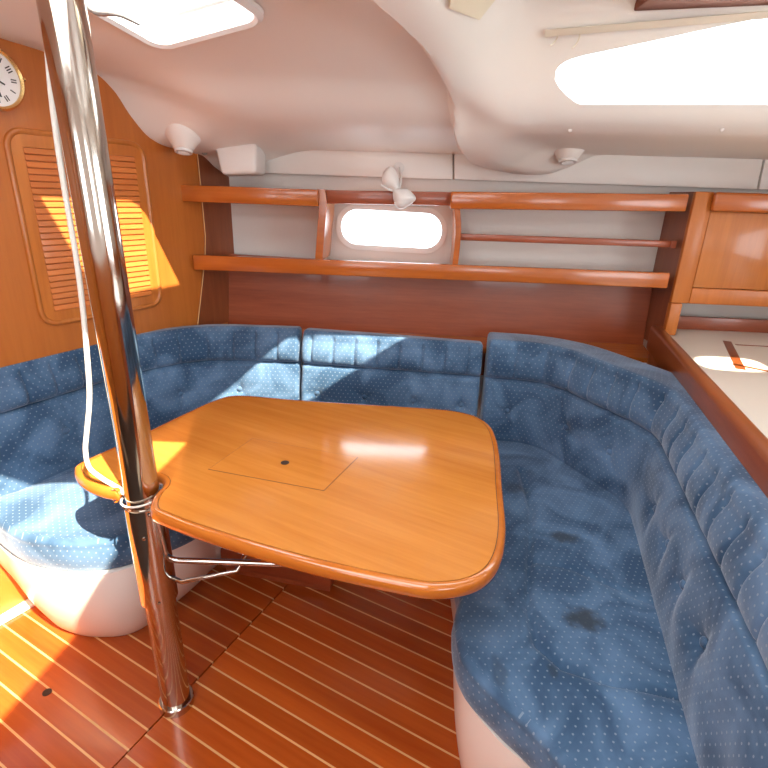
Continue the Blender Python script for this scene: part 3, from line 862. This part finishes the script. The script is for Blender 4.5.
# ---- backrest cushions
def backrest(name, path, label, ztop=0.83, buttons=(), pleat=0.09, r=0.07, phase=0.0, step=0.006, zb=0.44, dep=0.14, ztop2=None, rside=1):
    pts, tot = resample(roundpath(path, r), step=step); n = len(pts)
    nrm = []
    for i in range(n):
        t = pts[min(i + 1, n - 1)] - pts[max(i - 1, 0)]; t.normalize()
        nrm.append(V((-t.y, t.x, 0)) * rside)      # outboard
    for _ in range(4):
        nrm = [(nrm[max(0, i - 1)] + nrm[i] * 2 + nrm[min(n - 1, i + 1)]).normalized() for i in range(n)]
    zcr = 0.690
    prof = []
    for j in range(26):                       # lower back face
        t = j / 25; z = zb + (zcr - 0.006 - zb) * t
        o_ = 0.03 * t - 0.014 * math.sin(math.pi * t) ** 0.7
        prof.append((o_, z, 'L', t))
    prof.append((0.052, zcr - 0.002, 'C', 0)); prof.append((0.054, zcr + 0.002, 'C', 0))
    for j in range(14):                       # head roll
        t = j / 13; prof.append((0.030 + 0.014 * t - 0.012 * math.sin(math.pi * min(1, t * 1.1)) + 0.012 * (1 - smooth01(0, 0.12, t)), zcr + 0.006 + (0.796 - zcr) * t, 'H', t))
    for j in range(1, 9):
        a = math.pi / 2 * j / 8; prof.append((0.044 + 0.024 * (1 - math.cos(a)), 0.802 + 0.028 * math.sin(a), 'T', j / 8))
    for j in range(1, 7):
        prof.append((0.068 + (dep - 0.068 - 0.018) * j / 6, 0.830 - 0.004 * j / 6, 'S', j / 6))
    for j in range(1, 6):
        a = math.pi / 2 * j / 5; prof.append((dep - 0.018 + 0.018 * math.sin(a), 0.826 - 0.02 * (1 - math.cos(a)), 'R', j / 5))
    prof += [(dep, 0.76, 'B', 0), (dep, 0.6, 'B', 0), (dep, zb, 'B', 1)]
    npf = len(prof); vs = []; uvs = []
    pl = [phase + pleat * k for k in range(-1, int(tot / pleat) + 2)]
    arc = 0; cum = []
    for k in range(npf):
        if k: arc += math.hypot(prof[k][0] - prof[k - 1][0], prof[k][1] - prof[k - 1][1])
        cum.append(arc)
    for i in range(n):
        s = tot * i / (n - 1)
        e = min(s, tot - s); endr = 0.016 * (1 - math.sqrt(max(0, 1 - (1 - min(1, e / 0.016)) ** 2)))
        dpl = min(abs(s - q) for q in pl)
        zt = ztop + ((ztop2 if ztop2 else ztop) - ztop) * s / tot
        for k, (o_, z, reg, t) in enumerate(prof):
            zz = z
            if z > zcr: zz = zcr + (z - zcr) * (zt - zcr) / (0.83 - zcr)
            if reg in 'HT':
                fade = 1.0 if reg == 'H' else max(0.0, 1 - 2 * t)
                o_ += 0.010 * math.exp(-(dpl / 0.0055) ** 2) * fade + 0.0012 * fade * (1 - math.cos(2 * math.pi * dpl / pleat)) * -0.5
            if reg == 'L':
                for (bs_, bz) in buttons:
                    dx, dz = s - bs_, z - bz; rr = math.hypot(dx, dz)
                    if rr < 0.14:
                        o_ += 0.030 * math.exp(-rr / 0.022)
                        an = math.atan2(dz, dx)
                        o_ += 0.0045 * math.exp(-((rr - 0.03) / 0.04) ** 2) * max(0, math.cos(an * 3 + bs_ * 40)) ** 3
                o_ += 0.003 * math.sin(s * 23 + z * 31) * math.sin(s * 11 - z * 17) * math.sin(math.pi * t)
            p = pts[i] + nrm[i] * (o_ + endr * (1 if reg in 'LCHT' else (-1 if reg in 'RB' else 0)))
            vs.append(V((p.x, p.y, zz - (endr * 0.8 if reg in 'TSR' else 0)))); uvs.append((s, cum[k]))
    fs = grid_faces(n, npf) + [tuple(range(npf))[::-1], tuple(range((n - 1) * npf, n * npf))]
    o = mesh(name, vs, fs, blue, None, True, uvs, 60)
    tag(o, label, 'backrest cushion', 'settee backrest cushions')
    for bs_, bz in buttons:
        i = min(n - 1, max(0, int(bs_ / tot * (n - 1)))); t = (bz - zb) / (zcr - 0.006 - zb)
        o_ = 0.03 * t - 0.014 * math.sin(math.pi * t) ** 0.7 + 0.020
        c = pts[i] + nrm[i] * o_; c = V((c.x, c.y, bz))
        bo = lathe('button', c, -nrm[i], [(0.011, -0.002), (0.011, 0.003), (0.008, 0.0065), (0.002, 0.0085)], blue, o, 14, 60)
        l = bo.data.uv_layers.new(name='UVMap')
    return o, tot
# centre cushion
cL, cR = V((-0.345, 1.955, 0)), V((0.375, 1.865, 0))
backrest('backrest_cushion', [cL, cR], 'short straight blue backrest cushion behind the table, half sunlit', 0.832, [(0.07, 0.575), (0.27, 0.575), (0.47, 0.575), (0.66, 0.575)], phase=0.04, dep=0.13, ztop2=0.822)
# bulkhead cushion, turning the corner
kL = bpt(0.60, 0, 0.062)
backrest('backrest_cushion', [bpt(-0.50, 0, 0.062), bpt(0.46, 0, 0.062), V((-0.72, 1.97, 0)), V((-0.352, 1.962, 0))], 'long light blue backrest cushion wrapping from the bulkhead to the hull side', 0.825, [(0.2, 0.575), (0.42, 0.575), (0.655, 0.575), (0.87, 0.575), (1.09, 0.575), (1.31, 0.575)], phase=0.03, r=0.12, dep=0.13, ztop2=0.835)
# chart-table arm, with two bends
k1, k2 = P2(535, 444, ZS), P2(625, 503, ZS)
kd = (P2(699, 768, ZS) - k2).normalized()
backrest('backrest_cushion', [V((0.392, 1.853, 0)), k1 + V((0, 0.005, 0)), k2 + V((0.01, 0, 0)), k2 + kd * 1.0], 'angled dark blue backrest cushion beside the chart table', 0.845, [(0.10, 0.57), (0.33, 0.57), (0.53, 0.57), (0.86, 0.57), (1.02, 0.57), (1.17, 0.57), (1.33, 0.57)], phase=0.02, r=0.09, dep=0.215)

# ---- compression post
pc = P(177, 703, 0); pc.z = 0
post = tag(empty('support_post', pc), 'polished stainless steel compression post from sole to overhead', 'post')
top_z = zc(*ud(pc)) + 0.005
lathe('tube', pc, (-0.010, 0, 1), [(0.0375, 0.0), (0.0375, top_z)], steel, post, 48)
lathe('sleeve', pc, (-0.010, 0, 1), [(0.0378, 0.372), (0.0445, 0.376), (0.0445, 0.655), (0.0378, 0.658)], steel, post, 48)
lathe('base_ring', pc, (0, 0, 1), [(0.046, 0.0), (0.046, 0.022), (0.0435, 0.025), (0.038, 0.025)], steel, post, 40)
for zz, an in ((0.645, -60), (0.585, -85), (0.392, -70)):
    a = math.radians(an); dr = V((math.cos(a), math.sin(a), 0))
    lathe('screw', pc + dr * 0.044 + V((0, 0, zz)), dr, [(0.004, 0), (0.004, 0.0015), (0.002, 0.0025)], steel, post, 10)

# ---- saloon table
TZ = 0.70
tpx = [(152, 512), (200, 530.5), (300, 560.5), (400, 583), (440, 588), (478, 581), (499, 562), (506, 530), (503, 490), (498, 442), (486, 421), (456, 410.5), (400, 406), (300, 399.5), (240, 395), (214, 400), (180, 415), (130, 439), (82, 461), (74, 469), (80, 479), (100, 488), (118, 490.5)]
ol = [P(x, y, TZ) for x, y in tpx]
main = catmull(ol, 5)
r_n = 0.046
pcx = pc + V((-0.006, 0, 0))
arc = [V((pcx.x + r_n * math.cos(math.radians(a)), pcx.y + r_n * math.sin(math.radians(a)), TZ)) for a in range(165, -30, -13)]
cnr = [main[-1], V((-0.622, 1.006, TZ)), arc[0]]
cnl = [arc[-1], V((-0.497, 0.963, TZ)), main[0]]
def quad(a, b, c, n=7): return [a * (1 - t) ** 2 + b * 2 * t * (1 - t) + c * t * t for t in [k / n for k in range(1, n)]]
ol = main + quad(main[-1], V((-0.600, 1.004, TZ)), arc[0]) + arc + quad(arc[-1], V((-0.516, 0.958, TZ)), main[0])
def prune(src, ins):
    n = len(src); return [ins[i] for i in range(n) if (ins[(i + 1) % n] - ins[i]).dot(src[(i + 1) % n] - src[i]) > 0 and (ins[i] - ins[i - 1]).dot(src[i] - src[i - 1]) > 0]
tb = tag(empty('saloon_table', V((-0.2, 1.2, 0.66))), 'varnished teak saloon table with rounded corners beside the steel post', 'table')
vs = []
rows = [(0.0155, 0.0), (0.006, 0.0005), (0.001, -0.004), (-0.0015, -0.013), (0.0, -0.024), (0.006, -0.032), (0.014, -0.034)]
for k, dz in rows: vs += [V((p.x, p.y, TZ + dz)) for p in inset(ol, k)]
mesh('edge_moulding', vs, grid_faces(len(rows), len(ol), True), tedge_m, tb, True)
i1 = prune(ol, inset(ol, 0.0150))
def flat(name, loop, z, mat, parent, th=0.004):
    return prism(name, [V((p.x, p.y, z)) for p in loop], V((0, 0, -th)), mat, parent)
flat('inlay_line', i1, TZ - 0.0012, dark, tb)
topo = flat('table_top', prune(ol, inset(ol, 0.0170)), TZ + 0.0002, table_m, tb, 0.03)
lid = [P(252.5, 438.5, TZ), P(358, 457.5, TZ), P(324, 491, TZ), P(208, 469.5, TZ)]
lid_o = flat('lid_gap', lid, TZ + 0.0006, dark, topo, 0.002)
flat('locker_lid', inset(lid, 0.0012 if True else 0), TZ + 0.0010, table_m, topo, 0.002)
lathe('finger_hole', P(285, 463, TZ) + V((0, 0, 0.0016)), (0, 0, 1), [(0.011, -0.002), (0.011, 0)], dark, topo, 20)
flat('underside', prune(ol, inset(ol, 0.0135)), TZ - 0.034, tedge_m, tb, 0.001)
# stainless bracket under the table
A_ = V((-0.475, 0.985, 0.668)); Bz = 0.50
b1 = P(167, 560, Bz); b2 = P(312, 565, Bz)
tube('bracket', roundpath([V((b1.x - 0.01, b1.y - 0.01, 0.668)), b1, b2, V((b2.x + 0.03, b2.y + 0.02, 0.668))], 0.03), 0.0075, steel, tb, 12)
c1, c2 = P(182, 582, 0.45), P(236, 571, 0.47)
tube('bracket', [V((pc.x + 0.03, pc.y, 0.44)), c1, c2, V((c2.x + 0.1, c2.y + 0.25, 0.60))], 0.006, steel, tb, 10)
# ---- wooden locker box under the table
bx = [P(331, 595, 0), P(222, 574, 0)]
dl = (bx[1] - bx[0]).normalized(); nl = V((-dl.y, dl.x, 0)); nl = nl if nl.y > 0 else -nl
ped = tag(empty('table_pedestal', (bx[0] + bx[1]) / 2), 'dark wooden locker box on the sole under the table', 'pedestal')
c = (bx[0] + bx[1]) / 2 + nl * 0.055
Lb = (bx[1] - bx[0]).length
box('locker_box', V((c.x, c.y, 0.18)), dl * Lb, nl * 0.11, V((0, 0, 0.30)), mahog, ped, 0.006)
box('plinth', V((c.x, c.y, 0.016)), dl * (Lb - 0.02), nl * 0.08, V((0, 0, 0.032)), mahog, ped)

# ---- rope tied to the post
rpx = [(47, 40), (52, 100), (60, 160), (69, 215), (77, 262), (83, 310), (88, 366), (89.5, 399), (87, 430), (85.5, 450), (89, 467), (100, 477), (113, 485), (124, 491)]
rp = [onpl(x, y, V((0, 1.02, 0)), V((0, 1, 0))) for x, y in rpx]
rp = [V((-0.57 - 0.055, 1.02, 1.74))] + rp if False else rp
zt0 = rp[0].z
loop = []
zl = P(128, 492, 0.70).z
lp_c = onpl(141, 492, pc + V((0, 0, 0)), V((0, 1, 0)))
for k in range(21):
    a = math.radians(200 + 360 * k / 20)
    loop.append(V((pc.x + 0.043 * math.cos(a), pc.y + 0.043 * math.sin(a), lp_c.z - 0.012)))
rope = tag(empty('rope', V((pc.x - 0.05, pc.y, lp_c.z))), 'thin white rope hanging beside the post and tied round it', 'rope')
path = catmull(rp, 6)
tube('line', path, 0.0055, rope_m, rope, 8)
tube('loop', [V((pc.x + 0.0478 * math.cos(math.radians(18 * k)) - 0.006, pc.y + 0.0478 * math.sin(math.radians(18 * k)), lp_c.z - 0.010 + 0.006 * math.cos(math.radians(18 * k)))) for k in range(20)], 0.0025, rope_m, rope, 8, True)
kp = rp[-1]
lathe('knot', kp - V((0, 0, 0.01)), (0.3, 0, 1), [(0.003, 0), (0.009, 0.004), (0.0105, 0.010), (0.008, 0.016), (0.003, 0.02)], rope_m, rope, 12, 80)

# ---- moulded fittings on the overhead
def downlight(px, py, z, label, r):
    c = csurf(px, py - 4) + V((0, -0.05, -0.026))
    zz = c.z + 0.045
    o = tag(empty('ceiling_spotlight', c), label, 'light', 'small overhead spotlights')
    h = 0.045
    ax = V((0.0, 0.25, 1)).normalized()
    lathe('fairing', c, ax, [(r * 1.05, 0.004), (r * 1.2, 0.010), (r * 1.45, h * 0.5), (r * 2.0, h), (r * 2.3, h + 0.03)], liner, o, 32, 80)
    lathe('rim', c, ax, [(r * 0.7, -0.004), (r * 1.0, -0.004), (r * 1.08, 0.002), (r * 1.02, 0.010)], white, o, 28)
    gr = lathe('lens', c - ax * 0.0035, ax, [(r * 0.72, -0.001), (r * 0.72, 0.003)], plain('lens_grey', (0.5, 0.48, 0.46), 0.3) if 'lens_grey' not in MATS else MATS['lens_grey'], o, 24)
    for k in range(-2, 3):
        ln = 2 * math.sqrt(max(0, (r * 0.66) ** 2 - (k * r * 0.25) ** 2))
        box('grille_bar', c - ax * 0.0055 + V((0, k * r * 0.25, -k * r * 0.0625)), V((ln, 0, 0)), V((0, r * 0.1, 0)), V((0, 0, 0.002)), white, o)
downlight(188, 149, 1.485, 'round white spotlight in the overhead by the bulkhead corner', 0.030)
downlight(564.5, 159, 1.468, 'round white spotlight at the foot of the moulded rib', 0.032)
# vent / speaker box in the corner
q = [W(213, 143, 0.03), W(256, 143, 0.03), W(256, 174, 0.03), W(221, 175, 0.03)]
jb = tag(prism('speaker_box', q, WN * 0.14, white, None, 0.015, 3), 'white rounded box fixed under the overhead above the shelf corner', 'box')
knob = BK(203, 152, 0.03)
kb = tag(lathe('air_nozzle', knob + NB * 0.01, NB + V((0, -0.4, -0.4)), [(0.012, -0.02), (0.012, 0.0), (0.009, 0.004), (0.009, 0.001)], grey, None, 18), 'tiny grey nozzle between the corner spotlight and the white box', 'nozzle')

# ---- reading lamp over the portlight
rl = tag(empty('reading_lamp', W(398, 172, 0.11)), 'white swivel reading lamp mounted above the oval portlight', 'lamp')
mc = W(399, 168, 0.19)
lathe('mount', mc, -WN, [(0.022, -0.004), (0.022, 0.006), (0.012, 0.01), (0.012, 0.018)], white, rl, 20)
def hull_blob(name, pts_px, offa, th, mat, parent):
    ring_ = catmull([W(x, y, offa) for x, y in pts_px], 5, True); c = sum(ring_, V()) / len(ring_)
    n = len(ring_); vs = []
    rows = [(0.35, -0.95), (0.75, -0.7), (0.96, -0.3), (1.0, 0.0), (0.93, 0.5), (0.6, 0.9), (0.3, 1.0)]
    for k, h in rows: vs += [c + (p - c) * k + WN * (h * th) for p in ring_]
    fs = grid_faces(len(rows), n, True) + [tuple(range(n))[::-1], tuple(range((len(rows) - 1) * n, len(rows) * n))]
    return mesh(name, vs, fs, mat, parent, True)
hull_blob('lamp_head', [(391, 166.5), (396, 171), (399, 180), (399, 190), (393, 190.5), (384, 186), (382, 178), (385, 170)], 0.03, 0.028, white, rl)
hull_blob('lamp_shade', [(394, 189), (402, 189), (409, 190), (416, 198), (411, 204), (402, 209), (396, 206), (393, 197)], 0.02, 0.026, white, rl)
tube('arm', catmull([mc - WN * 0.015, W(401, 180, 0.06), W(398, 190, 0.03), W(390, 190, 0.02), W(381, 185, 0.02)], 5), 0.004, white, rl, 8)

# ---- curtain track, hooks and wooden valance by the window
t0, t1 = csurf(545, 31), csurf(764, 12)
tk = tag(empty('curtain_track', t0), 'pale aluminium curtain track above the large window', 'track')
dn = V((0, 0, -0.006))
mid = [csurf(545 + (840 - 545) * k / 10, 31 - (31 - 6) * k / 10) + V((0, 0, -0.004)) - wn * 0.006 for k in range(11)]
vs = []
for p in mid: vs += [p + wup * 0.008, p + wup * 0.008 - wn * 0.008, p - wup * 0.008 - wn * 0.008, p - wup * 0.008]
mesh('rail', vs, grid_faces(11, 4, True) + [(0, 1, 2, 3), (40, 41, 42, 43)], trackm, tk)
for px, py, ln in ((556, 36, 0.022), (578, 36, 0.028)):
    p = csurf(px, py) - wn * 0.012
    tube('hook', catmull([p + V((0, 0, 0.02)), p + V((0.003, 0, 0)), p + V((-0.004, -0.002, -ln * 0.6)), p + V((-0.014, -0.004, -ln))], 4), 0.0022, trackm, tk, 6)
v0, v1 = csurf(634, 6), csurf(834, -3)
vd = (v1 - v0).normalized()
va = tag(prism('valance', [v0 + V((0, 0, -0.012)), v1 + V((0, 0, -0.012)), v1 + V((0, -0.10, -0.012)), v0 + V((0, -0.10, -0.012))], V((0, 0, 0.06)), batten_m, None, 0.004), 'dark wooden batten on the overhead above the curtain track', 'batten')
for px, py in ((570, 130), (722, 129)):
    p = csurf(px, py)
    sc = tag(lathe('screw_cover', p - wn * 0.001, -wn, [(0.006, 0), (0.006, 0.003), (0.003, 0.005)], white, None, 14), 'small white screw cover on the liner %s' % ('above the rib spotlight' if px < 600 else 'under the large window'), 'screw cover')

finish_parents()
